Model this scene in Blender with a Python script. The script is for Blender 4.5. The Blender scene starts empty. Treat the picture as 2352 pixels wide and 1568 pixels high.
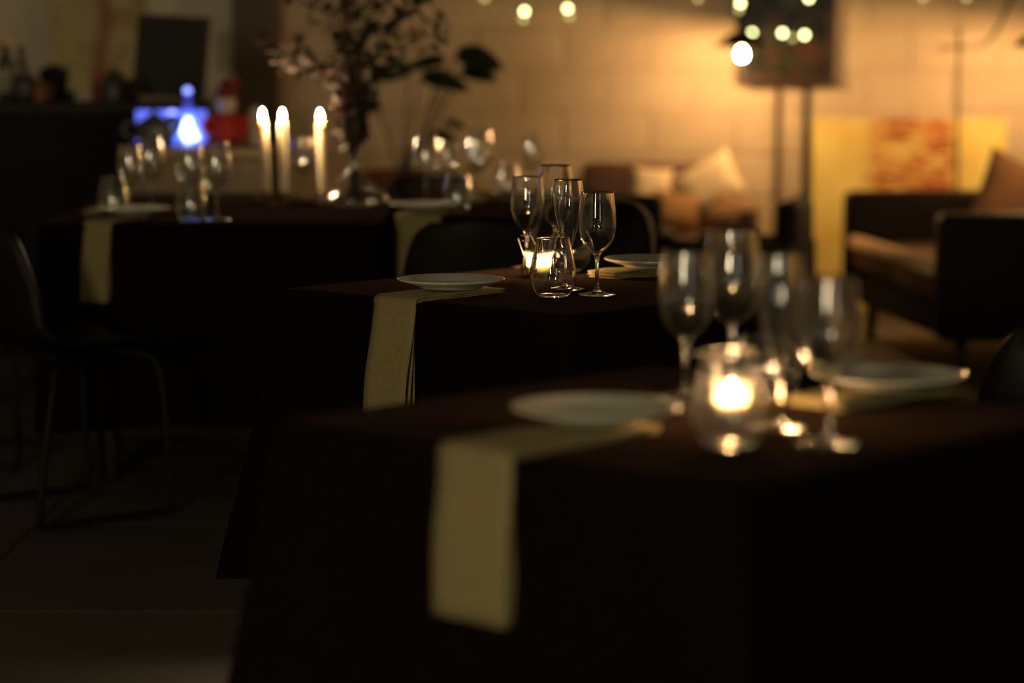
import bpy, bmesh, math, random
from mathutils import Vector, Matrix
random.seed(7)
S = bpy.context.scene
C = S.collection
PI = math.pi

# ------------------------------------------------------------------ camera, world, lights, exposure
cam_d = bpy.data.cameras.new('camera')
cam = bpy.data.objects.new('camera', cam_d); C.objects.link(cam)
cam.location = (0, 0, 1.22)
cam.rotation_euler = (PI/2 - math.radians(6.727), 0, 0)
cam_d.sensor_width = 36; cam_d.lens = 85
cam_d.clip_start = 0.05; cam_d.clip_end = 60
cam_d.dof.use_dof = True
cam_d.dof.focus_distance = 4.78
cam_d.dof.aperture_fstop = 1.75
S.camera = cam
S.view_settings.view_transform = 'Standard'
S.view_settings.look = 'None'
S.view_settings.gamma = 1.0
S.view_settings.use_curve_mapping = False
S.view_settings.exposure = 0.0
w = bpy.data.worlds.new('world'); S.world = w; w.use_nodes = True
w.node_tree.nodes['Background'].inputs[0].default_value = (1, .8, .55, 1)
w.node_tree.nodes['Background'].inputs[1].default_value = 0.0008
cy = S.cycles
cy.use_denoising = True
cy.max_bounces = 14; cy.diffuse_bounces = 3; cy.glossy_bounces = 5
cy.transmission_bounces = 12; cy.transparent_max_bounces = 32
cy.caustics_reflective = False; cy.caustics_refractive = False
cy.sample_clamp_indirect = 150.0
cy.use_adaptive_sampling = False

def area_light(name, loc, target, sx, sy, power, col):
    l = bpy.data.lights.new(name, 'AREA'); l.shape = 'RECTANGLE'; l.size = sx; l.size_y = sy
    l.energy = power; l.color = col
    o = bpy.data.objects.new(name, l); C.objects.link(o); o.location = loc
    o.rotation_euler = (Vector(target) - Vector(loc)).to_track_quat('-Z', 'Y').to_euler()
    return o
# unseen area lights behind the camera for ambient light: warm left, dimmer right
area_light('unseen_warm_light', (-2.0, -3.6, 1.95), (-0.3, 4.5, 0.9), 0.55, 1.1, 112, (1.0, .84, .52))
area_light('unseen_dim_light', (2.6, -3.8, 1.7), (0.6, 4.5, 0.9), 0.35, 1.5, 12, (.78, .95, .85))

# ------------------------------------------------------------------ materials
MATS = {}
def newmat(name):
    m = bpy.data.materials.new(name); m.use_nodes = True; MATS[name] = m
    return m, m.node_tree.nodes, m.node_tree.links
def pmat(name, col, rough=.6, metal=0, spec=.5, var=.15, scale=20, bump=0, bscale=None, sheen=0, rnd=0, stretch=None, coat=0):
    m, n, l = newmat(name)
    b = n['Principled BSDF']
    b.inputs['Roughness'].default_value = rough; b.inputs['Metallic'].default_value = metal
    b.inputs['Specular IOR Level'].default_value = spec
    b.inputs['Sheen Weight'].default_value = sheen
    b.inputs['Coat Weight'].default_value = coat
    tc = n.new('ShaderNodeTexCoord'); mp = n.new('ShaderNodeMapping')
    l.new(tc.outputs['Object'], mp.inputs[0])
    if stretch: mp.inputs['Scale'].default_value = stretch
    ns = n.new('ShaderNodeTexNoise'); ns.inputs['Scale'].default_value = scale; ns.inputs['Detail'].default_value = 5
    l.new(mp.outputs[0], ns.inputs[0])
    r = n.new('ShaderNodeMapRange'); r.inputs[3].default_value = 1 - var; r.inputs[4].default_value = 1 + var
    r.inputs[1].default_value = .25; r.inputs[2].default_value = .75
    l.new(ns.outputs['Fac'], r.inputs[0])
    mx = n.new('ShaderNodeMix'); mx.data_type = 'RGBA'; mx.blend_type = 'MULTIPLY'; mx.inputs[0].default_value = 1
    mx.inputs[6].default_value = (*col, 1); l.new(r.outputs[0], mx.inputs[7])
    out = mx.outputs[2]
    if rnd:
        oi = n.new('ShaderNodeObjectInfo'); r2 = n.new('ShaderNodeMapRange')
        r2.inputs[3].default_value = 1 - rnd; r2.inputs[4].default_value = 1 + rnd
        l.new(oi.outputs['Random'], r2.inputs[0])
        m2 = n.new('ShaderNodeMix'); m2.data_type = 'RGBA'; m2.blend_type = 'MULTIPLY'; m2.inputs[0].default_value = 1
        l.new(out, m2.inputs[6]); l.new(r2.outputs[0], m2.inputs[7]); out = m2.outputs[2]
    l.new(out, b.inputs['Base Color'])
    if bump:
        n2 = n.new('ShaderNodeTexNoise'); n2.inputs['Scale'].default_value = bscale or scale * 3; n2.inputs['Detail'].default_value = 6
        l.new(mp.outputs[0], n2.inputs[0])
        bp = n.new('ShaderNodeBump'); bp.inputs['Strength'].default_value = bump; bp.inputs['Distance'].default_value = .01
        l.new(n2.outputs['Fac'], bp.inputs['Height']); l.new(bp.outputs[0], b.inputs['Normal'])
    return m
def emat(name, col, strength):
    m, n, l = newmat(name)
    n.remove(n['Principled BSDF']); e = n.new('ShaderNodeEmission')
    e.inputs[0].default_value = (*col, 1); e.inputs[1].default_value = strength
    l.new(e.outputs[0], n['Material Output'].inputs[0])
    return m
def thin_glass(name, rough, tint=(.97, .98, .97), base=.035, power=3.5, top=.75):
    """thin-walled blown glass: clear straight through, mirror-like towards grazing angles"""
    m, n, l = newmat(name); n.remove(n['Principled BSDF'])
    lw = n.new('ShaderNodeLayerWeight'); lw.inputs[0].default_value = .5
    p = n.new('ShaderNodeMath'); p.operation = 'POWER'; p.inputs[1].default_value = power
    l.new(lw.outputs['Facing'], p.inputs[0])
    r = n.new('ShaderNodeMapRange'); r.inputs[3].default_value = base; r.inputs[4].default_value = top
    l.new(p.outputs[0], r.inputs[0])
    t = n.new('ShaderNodeBsdfTransparent'); t.inputs[0].default_value = (*tint, 1)
    g = n.new('ShaderNodeBsdfGlossy'); g.inputs['Roughness'].default_value = rough
    mx = n.new('ShaderNodeMixShader')
    l.new(r.outputs[0], mx.inputs[0]); l.new(t.outputs[0], mx.inputs[1]); l.new(g.outputs[0], mx.inputs[2])
    l.new(mx.outputs[0], n['Material Output'].inputs[0])
    return m
def solid_glass(name, rough, col=(1, 1, 1)):
    m, n, l = newmat(name); b = n['Principled BSDF']
    b.inputs['Base Color'].default_value = (*col, 1); b.inputs['Roughness'].default_value = rough
    b.inputs['Transmission Weight'].default_value = 1; b.inputs['IOR'].default_value = 1.5
    return m
def frosted(name, col, trans, clear, strength_rough=.1):
    m, n, l = newmat(name); n.remove(n['Principled BSDF'])
    t = n.new('ShaderNodeBsdfTransparent'); tl = n.new('ShaderNodeBsdfTranslucent'); tl.inputs[0].default_value = (*col, 1)
    g = n.new('ShaderNodeBsdfGlossy'); g.inputs['Roughness'].default_value = strength_rough
    a = n.new('ShaderNodeMixShader'); a.inputs[0].default_value = trans
    l.new(t.outputs[0], a.inputs[1]); l.new(tl.outputs[0], a.inputs[2])
    b = n.new('ShaderNodeMixShader'); b.inputs[0].default_value = .06
    l.new(a.outputs[0], b.inputs[1]); l.new(g.outputs[0], b.inputs[2])
    l.new(b.outputs[0], n['Material Output'].inputs[0])
    return m
def painting_mat(name, cols, scale=(2.2, 1, 3), seed=0.0, rough=.55, spec=.3, nscale=2.2):
    m, n, l = newmat(name); b = n['Principled BSDF']
    b.inputs['Roughness'].default_value = rough; b.inputs['Specular IOR Level'].default_value = spec
    tc = n.new('ShaderNodeTexCoord'); mp = n.new('ShaderNodeMapping'); l.new(tc.outputs['Generated'], mp.inputs[0])
    mp.inputs['Scale'].default_value = scale; mp.inputs['Location'].default_value = (seed, seed * .7, seed * .3)
    ns = n.new('ShaderNodeTexNoise'); ns.inputs['Scale'].default_value = nscale; ns.inputs['Detail'].default_value = 7
    ns.inputs['Distortion'].default_value = 1.2
    l.new(mp.outputs[0], ns.inputs[0])
    cr = n.new('ShaderNodeValToRGB'); e = cr.color_ramp.elements
    while len(e) < len(cols): e.new(.5)
    for i, (p, c) in enumerate(cols): e[i].position = p; e[i].color = (*c, 1)
    l.new(ns.outputs['Fac'], cr.inputs[0]); l.new(cr.outputs[0], b.inputs['Base Color'])
    return m, n, l, cr, b, tc

M_block = pmat('painted_block', (.58, .47, .34), .8, var=.07, scale=9, bump=.25, bscale=120, rnd=.06)
M_mortar = pmat('mortar', (.50, .41, .30), .9, var=.1, scale=30)
M_plaster = pmat('plaster', (.82, .75, .61), .85, var=.08, scale=4)
M_ceil = pmat('ceiling_paint', (.30, .27, .23), .9)
M_floor = pmat('concrete_tile', (.075, .068, .056), .55, var=.25, scale=3, bump=.06, rnd=.22)
M_grout = pmat('grout', (.015, .014, .012), .9)
M_dwood = pmat('dark_wood', (.035, .022, .013), .5, var=.3, scale=8, stretch=(1, 1, 12))
M_cloth = pmat('black_tablecloth', (.0080, .0052, .0038), .9, spec=.0, var=.12, scale=60, bump=.15, bscale=900, sheen=.026)
MATS['black_tablecloth'].node_tree.nodes['Principled BSDF'].inputs['Sheen Tint'].default_value = (1, .58, .38, 1)
MATS['black_tablecloth'].node_tree.nodes['Principled BSDF'].inputs['Sheen Roughness'].default_value = .35
M_linen = pmat('olive_linen', (.43, .345, .165), .9, spec=.15, var=.22, scale=230, bump=.6, bscale=900)
M_china = pmat('china', (.74, .74, .62), .12, spec=.5, var=.02)
M_bl_leather = pmat('dark_leather', (.009, .007, .005), .5, spec=.22, var=.2, scale=30, bump=.15, bscale=160)
M_blk_uphol = pmat('black_upholstery', (.007, .006, .005), .7, spec=.18, var=.2, scale=40, bump=.2, bscale=200)
M_br_leather = pmat('brown_leather', (.105, .042, .016), .42, spec=.5, var=.25, scale=14, bump=.2, bscale=120)
M_sofa_dk = pmat('dark_brown_leather', (.009, .005, .003), .55, spec=.15, var=.25, scale=14, bump=.2, bscale=120)
M_blk_metal = pmat('black_metal', (.007, .007, .006), .5, metal=0, spec=.2, var=.1)
M_bronze = pmat('bronze_metal', (.30, .17, .07), .35, metal=1, var=.15)
M_wire = pmat('steel_wire', (.035, .03, .022), .4, metal=.0, var=.05)
M_wax = pmat('ivory_wax', (.86, .76, .56), .45, spec=.4, var=.03)
MATS['ivory_wax'].node_tree.nodes['Principled BSDF'].inputs['Subsurface Weight'].default_value = .7
MATS['ivory_wax'].node_tree.nodes['Principled BSDF'].inputs['Subsurface Radius'].default_value = (1, .8, .55)
MATS['ivory_wax'].node_tree.nodes['Principled BSDF'].inputs['Subsurface Scale'].default_value = .02
M_cream = pmat('cream_cushion', (.80, .66, .46), .9, var=.1, scale=40, bump=.2)
M_tan = pmat('tan_cushion', (.42, .23, .10), .9, var=.2, scale=25, bump=.2)
M_leaf = pmat('dark_green_leaf', (.012, .026, .008), .5, var=.3, scale=12)
M_dleaf = pmat('dry_olive_leaf', (.060, .052, .030), .7, var=.35, scale=30, rnd=.4)
M_rleaf = pmat('dry_russet_leaf', (.075, .026, .010), .65, var=.35, scale=30, rnd=.4)
M_twig = pmat('twig_bark', (.035, .022, .014), .8, var=.3)
M_pot = pmat('rust_pot', (.20, .065, .02), .6, var=.25, scale=8)
M_pole = pmat('brown_pole', (.10, .065, .035), .45, var=.2)
M_gpole = pmat('grey_wood', (.11, .075, .035), .6, var=.2)
M_red = pmat('red_felt', (.34, .015, .008), .8, var=.2)
M_dred = pmat('dark_red_felt', (.12, .008, .006), .85, var=.2)
M_pink = pmat('pale_felt', (.42, .33, .27), .9, var=.15)
M_gold = pmat('gold_foil', (.55, .36, .09), .4, metal=.7)
M_paper = pmat('paper_label', (.45, .42, .33), .8, var=.1)
M_chalk = pmat('chalk', (.10, .09, .08), .9)
M_board = pmat('chalkboard', (.010, .009, .008), .7, var=.3, scale=6)
M_frame = pmat('brown_frame', (.028, .010, .004), .4, var=.25, scale=6)
M_brass = pmat('dim_brass', (.5, .36, .16), .35, metal=1)
M_cord = pmat('black_cord', (.012, .011, .01), .7)
M_grey = pmat('dark_grey_glaze', (.05, .05, .047), .35, var=.2)
M_canvas_edge = pmat('raw_canvas', (.55, .40, .18), .8)
M_grn = pmat('green_bottle_glass', (.06, .075, .05), .15, var=.1)

G_bowl = solid_glass('clear_glass_wall', .012)
G_bowl_soft = solid_glass('clear_glass_wall_soft', .075)
G_solid = solid_glass('clear_glass_solid', .02)
G_bowl_far = thin_glass('clear_glass_wall_far', .09, base=.11, top=.85, power=3)
G_vase = thin_glass('vase_glass', .10, base=.10, top=.8, power=3)
G_cup = frosted('votive_glass', (1, .86, .62), .09, .9)

E_bulb = emat('lamp_filament', (1.0, .55, .20), 1200)
E_flame = emat('candle_flame', (1.0, .70, .38), 1150)
E_tea = emat('tea_light_flame', (1.0, .58, .26), 1500)
E_fairy = emat('fairy_bulb', (.95, 1.0, .42), 11)
E_fairy2 = emat('fairy_bulb_dim', (.75, .62, .22), 2.2)
E_led = emat('blue_led_panel', (.14, .18, 1.0), 1.25)
E_ledcore = emat('blue_white_led', (.42, .58, 1.0), 16)
E_leddot = emat('blue_led_dot', (.25, .3, 1.0), 3.0)

# ------------------------------------------------------------------ helpers
def link(name, bm, mat, parent=None, loc=None, smooth=True, rot=None):
    me = bpy.data.meshes.new(name); bm.to_mesh(me); bm.free()
    if smooth:
        for p in me.polygons: p.use_smooth = True
    if mat is not None: me.materials.append(mat)
    o = bpy.data.objects.new(name, me); C.objects.link(o)
    if parent is not None: o.parent = parent
    if loc is not None: o.location = loc
    if rot is not None: o.rotation_euler = rot
    return o
def tag(o, label, cat, group=None):
    o['label'] = label; o['category'] = cat
    if group: o['group'] = group
    return o
def thing(name, label, cat, loc=(0, 0, 0), rz=0, group=None):
    o = bpy.data.objects.new(name, None); C.objects.link(o); o.empty_display_size = .1
    o.location = loc; o.rotation_euler = (0, 0, rz)
    return tag(o, label, cat, group)
def struct(o):
    o['kind'] = 'structure'; return o
def dup(root, loc, rz, label, group=None):
    r = root.copy(); C.objects.link(r); r.location = loc; r.rotation_euler = (0, 0, rz)
    r['label'] = label
    if group: r['group'] = group
    for ch in list(root.children):
        c = ch.copy(); C.objects.link(c); c.parent = r
        for g in list(ch.children):
            d = g.copy(); C.objects.link(d); d.parent = c
    return r
def B(): return bmesh.new()
def box(bm, c, s, rot=None):
    r = bmesh.ops.create_cube(bm, size=1)
    m = Matrix.Translation(c) @ (rot.to_4x4() if rot else Matrix()) @ Matrix.Diagonal((*s, 1))
    bmesh.ops.transform(bm, matrix=m, verts=r['verts']); return r['verts']
def rbox(bm, c, s, bev=.02, seg=3, rot=None):
    b2 = bmesh.new(); box(b2, (0, 0, 0), s)
    bmesh.ops.bevel(b2, geom=b2.edges[:] + b2.verts[:], offset=min(bev, min(s) * .49), segments=seg, profile=.5, affect='EDGES')
    b2.transform(Matrix.Translation(c) @ (rot.to_4x4() if rot else Matrix()))
    me = bpy.data.meshes.new('tmp'); b2.to_mesh(me); b2.free(); bm.from_mesh(me); bpy.data.meshes.remove(me)
    return bm
def bulge(bm, cx, k):                                   # soft pillow fullness
    for v in bm.verts: pass
    return bm
def cr(pts, n=4):
    """Catmull-Rom through the points"""
    P = [Vector(p) for p in pts]; out = []
    for i in range(len(P) - 1):
        p0 = P[max(i - 1, 0)]; p1 = P[i]; p2 = P[i + 1]; p3 = P[min(i + 2, len(P) - 1)]
        for k in range(n):
            t = k / n
            out.append(.5 * ((2 * p1) + (p2 - p0) * t + (2 * p0 - 5 * p1 + 4 * p2 - p3) * t * t + (3 * p1 - p0 - 3 * p2 + p3) * t ** 3))
    out.append(P[-1]); return out
def lathe(bm, prof, seg=40, c=(0, 0, 0)):
    rings = []
    for p in prof:
        r, z = p[0], p[1]
        if r < 1e-5: rings.append([bm.verts.new((c[0], c[1], c[2] + z))])
        else: rings.append([bm.verts.new((c[0] + r * math.cos(2 * PI * i / seg), c[1] + r * math.sin(2 * PI * i / seg), c[2] + z)) for i in range(seg)])
    for a, b in zip(rings, rings[1:]):
        for i in range(seg):
            j = (i + 1) % seg
            if len(a) == 1 and len(b) == 1: continue
            if len(a) == 1: bm.faces.new((a[0], b[j], b[i]))
            elif len(b) == 1: bm.faces.new((a[i], a[j], b[0]))
            else: bm.faces.new((a[i], a[j], b[j], b[i]))
    bmesh.ops.recalc_face_normals(bm, faces=bm.faces[:])
    return bm
def tube(bm, pts, r, seg=8, cap=True):
    P = [Vector(p) for p in pts]; n = len(P)
    rr = r if isinstance(r, (list, tuple)) else [r] * n
    up = Vector((0, 0, 1)); rings = []
    prevx = None
    for i in range(n):
        t = (P[min(i + 1, n - 1)] - P[max(i - 1, 0)])
        t = t.normalized() if t.length > 1e-9 else up
        x = prevx - t * prevx.dot(t) if prevx is not None else (t.cross(up) if abs(t.z) < .95 else t.cross(Vector((1, 0, 0))))
        if x.length < 1e-6: x = t.orthogonal()
        x.normalize(); prevx = x; y = t.cross(x)
        rings.append([bm.verts.new(P[i] + (x * math.cos(2 * PI * k / seg) + y * math.sin(2 * PI * k / seg)) * rr[i]) for k in range(seg)])
    for a, b in zip(rings, rings[1:]):
        for k in range(seg):
            bm.faces.new((a[k], a[(k + 1) % seg], b[(k + 1) % seg], b[k]))
    if cap:
        bm.faces.new(rings[0][::-1]); bm.faces.new(rings[-1])
    return bm
def sheet(bm, grid):
    V = [[bm.verts.new(p) for p in row] for row in grid]
    for a, b in zip(V, V[1:]):
        for i in range(len(a) - 1): bm.faces.new((a[i], a[i + 1], b[i + 1], b[i]))
    return bm
def solidify(bm, t):
    bmesh.ops.recalc_face_normals(bm, faces=bm.faces[:])
    bmesh.ops.solidify(bm, geom=bm.faces[:], thickness=t)
    return bm
def torus(bm, R, r, z=0, seg=36, s2=8):
    pts = []
    V = [[bm.verts.new(((R + r * math.cos(2 * PI * k / s2)) * math.cos(2 * PI * i / seg), (R + r * math.cos(2 * PI * k / s2)) * math.sin(2 * PI * i / seg), z + r * math.sin(2 * PI * k / s2))) for k in range(s2)] for i in range(seg)]
    for i in range(seg):
        for k in range(s2):
            a, b = V[i], V[(i + 1) % seg]
            bm.faces.new((a[k], b[k], b[(k + 1) % s2], a[(k + 1) % s2]))
    return bm

# ------------------------------------------------------------------ the room
WY = 11.6
fl = B(); box(fl, (.25, 3.0, -.03), (9.5, 18.0, .03)); floor = struct(link('floor', fl, M_grout, smooth=False))
tb = B(); rbox(tb, (0, 0, 0), (.994, .994, .022), .001, 1); tile_me = None
for ix in range(-4, 5):
    for iy in range(-1, 13):
        x = -1.25 + .5 + ix; y = -.75 + .5 + iy
        if tile_me is None:
            t = link('tile', tb, M_floor, floor, smooth=False); tile_me = t.data
        else:
            t = bpy.data.objects.new('tile', tile_me); C.objects.link(t); t.parent = floor
        t.location = (x, y, -.011 + random.uniform(-.0008, .0))
        t.rotation_euler = (0, 0, random.choice((0, PI/2, PI)))
wb = B(); box(wb, (1.9, WY + .0965, 1.55), (6.2, .2, 3.2)); wall_back = struct(link('wall_back', wb, M_mortar, smooth=False))
up = B(); box(up, (1.96, WY + .02, 2.55), (6.1, .06, 1.2 - .004)); link('upper_plaster', up, M_plaster, wall_back, smooth=False)
bb = B(); rbox(bb, (0, 0, 0), (.392, .06, .192), .008, 1); blk = None
hb = B(); rbox(hb, (0, 0, 0), (.392, .06, .142), .008, 1); hblk = link('block', hb, M_block, wall_back, (0, 0, 0), smooth=False); first = True
for row in range(-1, 9):
    z0 = .15 + .2 * row
    off = 1.688 if row % 2 == 0 else 1.895
    for k in range(-8, 8):
        x = off + .414 * k - .207
        if x < -1.25 or x > 4.8: continue
        yy = WY + .02 + random.uniform(-.003, .003)
        if row < 0:
            if first: o = hblk; first = False
            else: o = bpy.data.objects.new('block', hblk.data); C.objects.link(o); o.parent = wall_back
            o.location = (x, yy, .075)
        else:
            if blk is None: o = blk = link('block', bb, M_block, wall_back, smooth=False)
            else: o = bpy.data.objects.new('block', blk.data); C.objects.link(o); o.parent = wall_back
            o.location = (x, yy, z0 + .1)
        o.scale = (1.034, 1, 1)
b = B(); box(b, (-2.9, WY + .08, 1.6), (3.2, .16, 3.2)); struct(link('wall_back_left', b, M_plaster, smooth=False))
b = B(); rbox(b, (-1.2, WY - .08, 1.6), (.228, .16, 3.19), .01, 1); struct(link('trim_1', b, pmat('brown_post_wood', (.10, .07, .045), .6, var=.25, scale=8, stretch=(1, 1, 12)), smooth=False))
b = B(); box(b, (-4.45, 3, 1.6), (.1, 17.4, 3.2)); struct(link('wall_left', b, M_plaster, smooth=False))
b = B(); box(b, (5.0, 3, 1.6), (.1, 17.4, 3.2)); struct(link('wall_right', b, M_plaster, smooth=False))
b = B(); box(b, (.25, -5.75, 1.6), (9.5, .1, 3.2)); struct(link('wall_front', b, M_plaster, smooth=False))
b = B(); box(b, (.25, 3, 3.26), (9.5, 18, .1)); struct(link('ceiling', b, M_ceil, smooth=False))

# ------------------------------------------------------------------ tables and cloths
def rrect(w, d, r, n=8, side=14):
    """points and outward normals round a rounded rectangle, and the nearness to a corner"""
    out = []
    corners = [(w/2 - r, d/2 - r, 0), (-w/2 + r, d/2 - r, PI/2), (-w/2 + r, -d/2 + r, PI), (w/2 - r, -d/2 + r, 1.5*PI)]
    for i, (cx, cyy, a0) in enumerate(corners):
        for k in range(n + 1):
            a = a0 + PI/2 * k / n
            out.append((Vector((cx + r*math.cos(a), cyy + r*math.sin(a))), Vector((math.cos(a), math.sin(a)))))
        nx = corners[(i + 1) % 4]
        a1 = a0 + PI/2
        p0 = Vector((cx + r*math.cos(a1), cyy + r*math.sin(a1))); p1 = Vector((nx[0] + r*math.cos(a1), nx[1] + r*math.sin(a1)))
        for k in range(1, side):
            out.append((p0.lerp(p1, k / side), Vector((math.cos(a1), math.sin(a1)))))
    return out
def dining_table(cx, cyy, rz, w, d, label, clabel, flare, hem=.16, ripple=.007, group=None):
    t = thing('dining_table', label, 'table', (cx, cyy, 0), rz, 'dining tables')
    b = B(); rbox(b, (0, 0, .733), (w - .02, d - .02, .026), .004, 1); link('tabletop', b, M_dwood, t, smooth=False)
    for sx in (-1, 1):
        for sy in (-1, 1):
            b = B(); rbox(b, (sx*(w/2 - .17), sy*(d/2 - .13), .36), (.055, .055, .718), .004, 1)
            link('leg', b, M_blk_metal, t, smooth=False)
    rim = rrect(w, d, .028)
    N = len(rim); bm = B()
    ctr = bm.verts.new((0, 0, .7508)); rings = []
    for f in (.35, .7, .92):
        rings.append([bm.verts.new((p.x*f, p.y*f, .7508)) for p, n in rim])
    rings.append([bm.verts.new((p.x - n.x*.007, p.y - n.y*.007, .7504)) for p, n in rim])
    rings.append([bm.verts.new((p.x - n.x*.002, p.y - n.y*.002, .7478)) for p, n in rim])
    drop = .75 - hem
    ph = random.uniform(0, 6)
    for h in (.012, .04, .09, .15, .22, .3, .38, .46, .53, drop):
        f = h / drop; row = []
        for i, (p, n) in enumerate(rim):
            cd = min((Vector((sx*w/2, sy*d/2)) - p).length for sx in (-1, 1) for sy in (-1, 1))
            wt = math.exp(-(cd / .09) ** 2)
            o = flare * wt * f ** 1.1 + ripple * f * math.sin(i * .9 + ph) * (1 - wt)
            zz = .75 - h + (0 if f < .9 else .012 * math.sin(i * .45 + ph))
            dirn = Vector((math.copysign(.707, p.x), math.copysign(.707, p.y))) * wt + n * (1 - wt)
            row.append(bm.verts.new((p.x + dirn.x*o + n.x*.001, p.y + dirn.y*o + n.y*.001, zz)))
        rings.append(row)
    for i in range(N): bm.faces.new((ctr, rings[0][i], rings[0][(i+1) % N]))
    for a, bq in zip(rings, rings[1:]):
        for i in range(N): bm.faces.new((a[i], bq[i], bq[(i+1) % N], a[(i+1) % N]))
    c = link('tablecloth', bm, M_cloth, None, (cx, cyy, 0)); c.rotation_euler = (0, 0, rz)
    tag(c, clabel, 'tablecloth', 'black tablecloths')
    return t
dining_table(.0855, 4.9336, math.radians(-42.85), .79, .80, 'square table under black cloth in sharp focus at the picture centre',
             'black cloth on the central table with the sharply focused glasses', .15)
dining_table(.232, 3.1335, math.radians(-42.6), .757, .79, 'square table under black cloth nearest the camera, in the foreground',
             'black cloth on the nearest, blurred foreground table', .13)
dining_table(-.8575, 7.49, 0, .975, 1.32, 'long table under black cloth at left carrying three lit taper candles',
             'black cloth on the left table with the taper candles', .03, ripple=.004)
dining_table(-.02, 7.8, 0, .64, 1.40, 'table under black cloth behind the central table, right of the candle table',
             'black cloth on the rear table right of the candle table', .012, ripple=.003)

# ------------------------------------------------------------------ napkins and plates
def napkin(ex, ey, inx, iny, length_in, hang, label, width=.115, flare=.016, gap=.0034, hgap=.012, skew=0.0, layers=3):
    n = Vector((inx, iny)).normalized(); u = Vector((-n.y, n.x)) * -1
    bm = B()
    for k in range(layers):
        path = []
        base = .0012 + k * gap
        for i in range(9):
            s = length_in * (1 - i / 8)
            wob = .0008 * math.sin(i * 1.3 + k)
            path.append((s, .7508 + base + wob + (.0005 if i < 8 else 0)))
        r = .009 + k * gap
        for i in range(1, 6):
            a = PI/2 * i / 6
            path.append((-r * math.sin(a), .7505 - .009 + r * math.cos(a)))
        for i in range(0, 13):
            f = i / 12
            out = .009 + k * (gap + (hgap - gap) * min(1, f * 2.2)) + flare * f + .0015 * math.sin(f * 7 + k * 2)
            path.append((-out, .7405 - hang * f - (.002 * k if i == 12 else 0)))
        W = width - .003 * (layers - 1 - k)
        grid = []
        for j, (s, z) in enumerate(path):
            row = []
            fr = j / (len(path) - 1)
            for q in range(7):
                v = (q / 6 - .5) * W + .002 * math.sin(j * .35 + k) + skew * max(0, fr - .45)
                p = Vector((ex, ey)) + n * s + u * v
                row.append((p.x, p.y, z + .0006 * math.sin(q * 2 + j * .7 + k)))
            grid.append(row)
        b2 = B(); sheet(b2, grid); solidify(b2, .0018)
        me = bpy.data.meshes.new('tmp'); b2.to_mesh(me); b2.free(); bm.from_mesh(me); bpy.data.meshes.remove(me)
    o = link('linen_napkin', bm, M_linen)
    return tag(o, label, 'napkin', 'linen napkins')
nM = (.68, .733); nN = (.677, .736)
napkin(-.218, 4.669, *nM, .24, .30, 'folded olive linen napkin hanging over the central table edge, in focus')
napkin(-.035, 2.85, *nN, .26, .188, 'blurred olive napkin hanging down the nearest tablecloth', width=.122, flare=.004, hgap=.006)
napkin(-1.168, 6.835, .25, .97, .25, .208, 'short olive napkin hanging at the left end of the candle table', width=.083)
napkin(-.275, 7.105, .12, .99, .25, .235, 'wide olive napkin hanging from the rear table behind a chair', width=.135)
def napkin_flat(x, y, dx, dy, length, label, width=.10, sag=.0):
    """a folded strip lying on the cloth, its inner fold showing"""
    d = Vector((dx, dy)).normalized(); u = Vector((-d.y, d.x)); bm = B()
    for k in range(4):
        grid = []
        for i in range(13):
            s = length * (i / 12) - .004 * (k % 2)
            z = .7545 + k * .0042 + .0012 * math.sin(i * 1.1 + k * 1.7)
            grid.append([((Vector((x, y)) + d*s + u*((q/6 - .5)*width + .002*math.sin(i + k))).x, (Vector((x, y)) + d*s + u*((q/6 - .5)*width + .002*math.sin(i + k))).y, z) for q in range(7)])
        b2 = B(); sheet(b2, grid); solidify(b2, .0022)
        me = bpy.data.meshes.new('tmp'); b2.to_mesh(me); b2.free(); bm.from_mesh(me); bpy.data.meshes.remove(me)
    return tag(link('linen_napkin', bm, M_linen), label, 'napkin', 'linen napkins')
napkin_flat(.195, 5.115, .70, .714, .27, 'folded napkin lying under the plate behind the focused wine glass, lit orange', width=.085)
napkin_flat(.405, 3.20, .70, .714, .27, 'blurred folded napkin under the plate at the foreground table far side', width=.09)
napkin_flat(-1.27, 7.19, .99, .1, .2, 'folded napkin lying flat on the candle table beside the small tumbler', width=.09)

pl = B()
lathe(pl, [(0, .003), (.050, .003), (.055, 0), (.062, 0), (.066, .004), (.085, .009), (.1045, .0155), (.107, .0175), (.1062, .019), (.103, .0185), (.084, .0125), (.070, .008), (.066, .0065), (0, .006)], 64)
plate0 = link('plate', pl, M_china); tag(plate0, 'x', 'plate', 'white plates')
def place_plate(x, y, z, label, tilt=0, first=[True]):
    o = plate0 if first[0] else plate0.copy()
    if not first[0]: C.objects.link(o)
    first[0] = False
    o.location = (x, y, z); o.rotation_euler = (tilt, 0, 0); o['label'] = label
place_plate(-.121, 4.775, .7645, 'white plate in focus on the napkin at the central table near left edge')
place_plate(.305, 5.185, .7705, 'white plate on a napkin at the central table far right side')
place_plate(.105, 3.02, .7645, 'large blurred white plate above the hanging napkin in the foreground')
place_plate(.515, 3.29, .7705, 'blurred white plate at the far right side of the foreground table')
place_plate(-1.10, 7.03, .7645, 'white plate at the left end of the candle table')
place_plate(-.262, 7.25, .7645, 'white plate on the rear table above the wide napkin')

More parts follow.
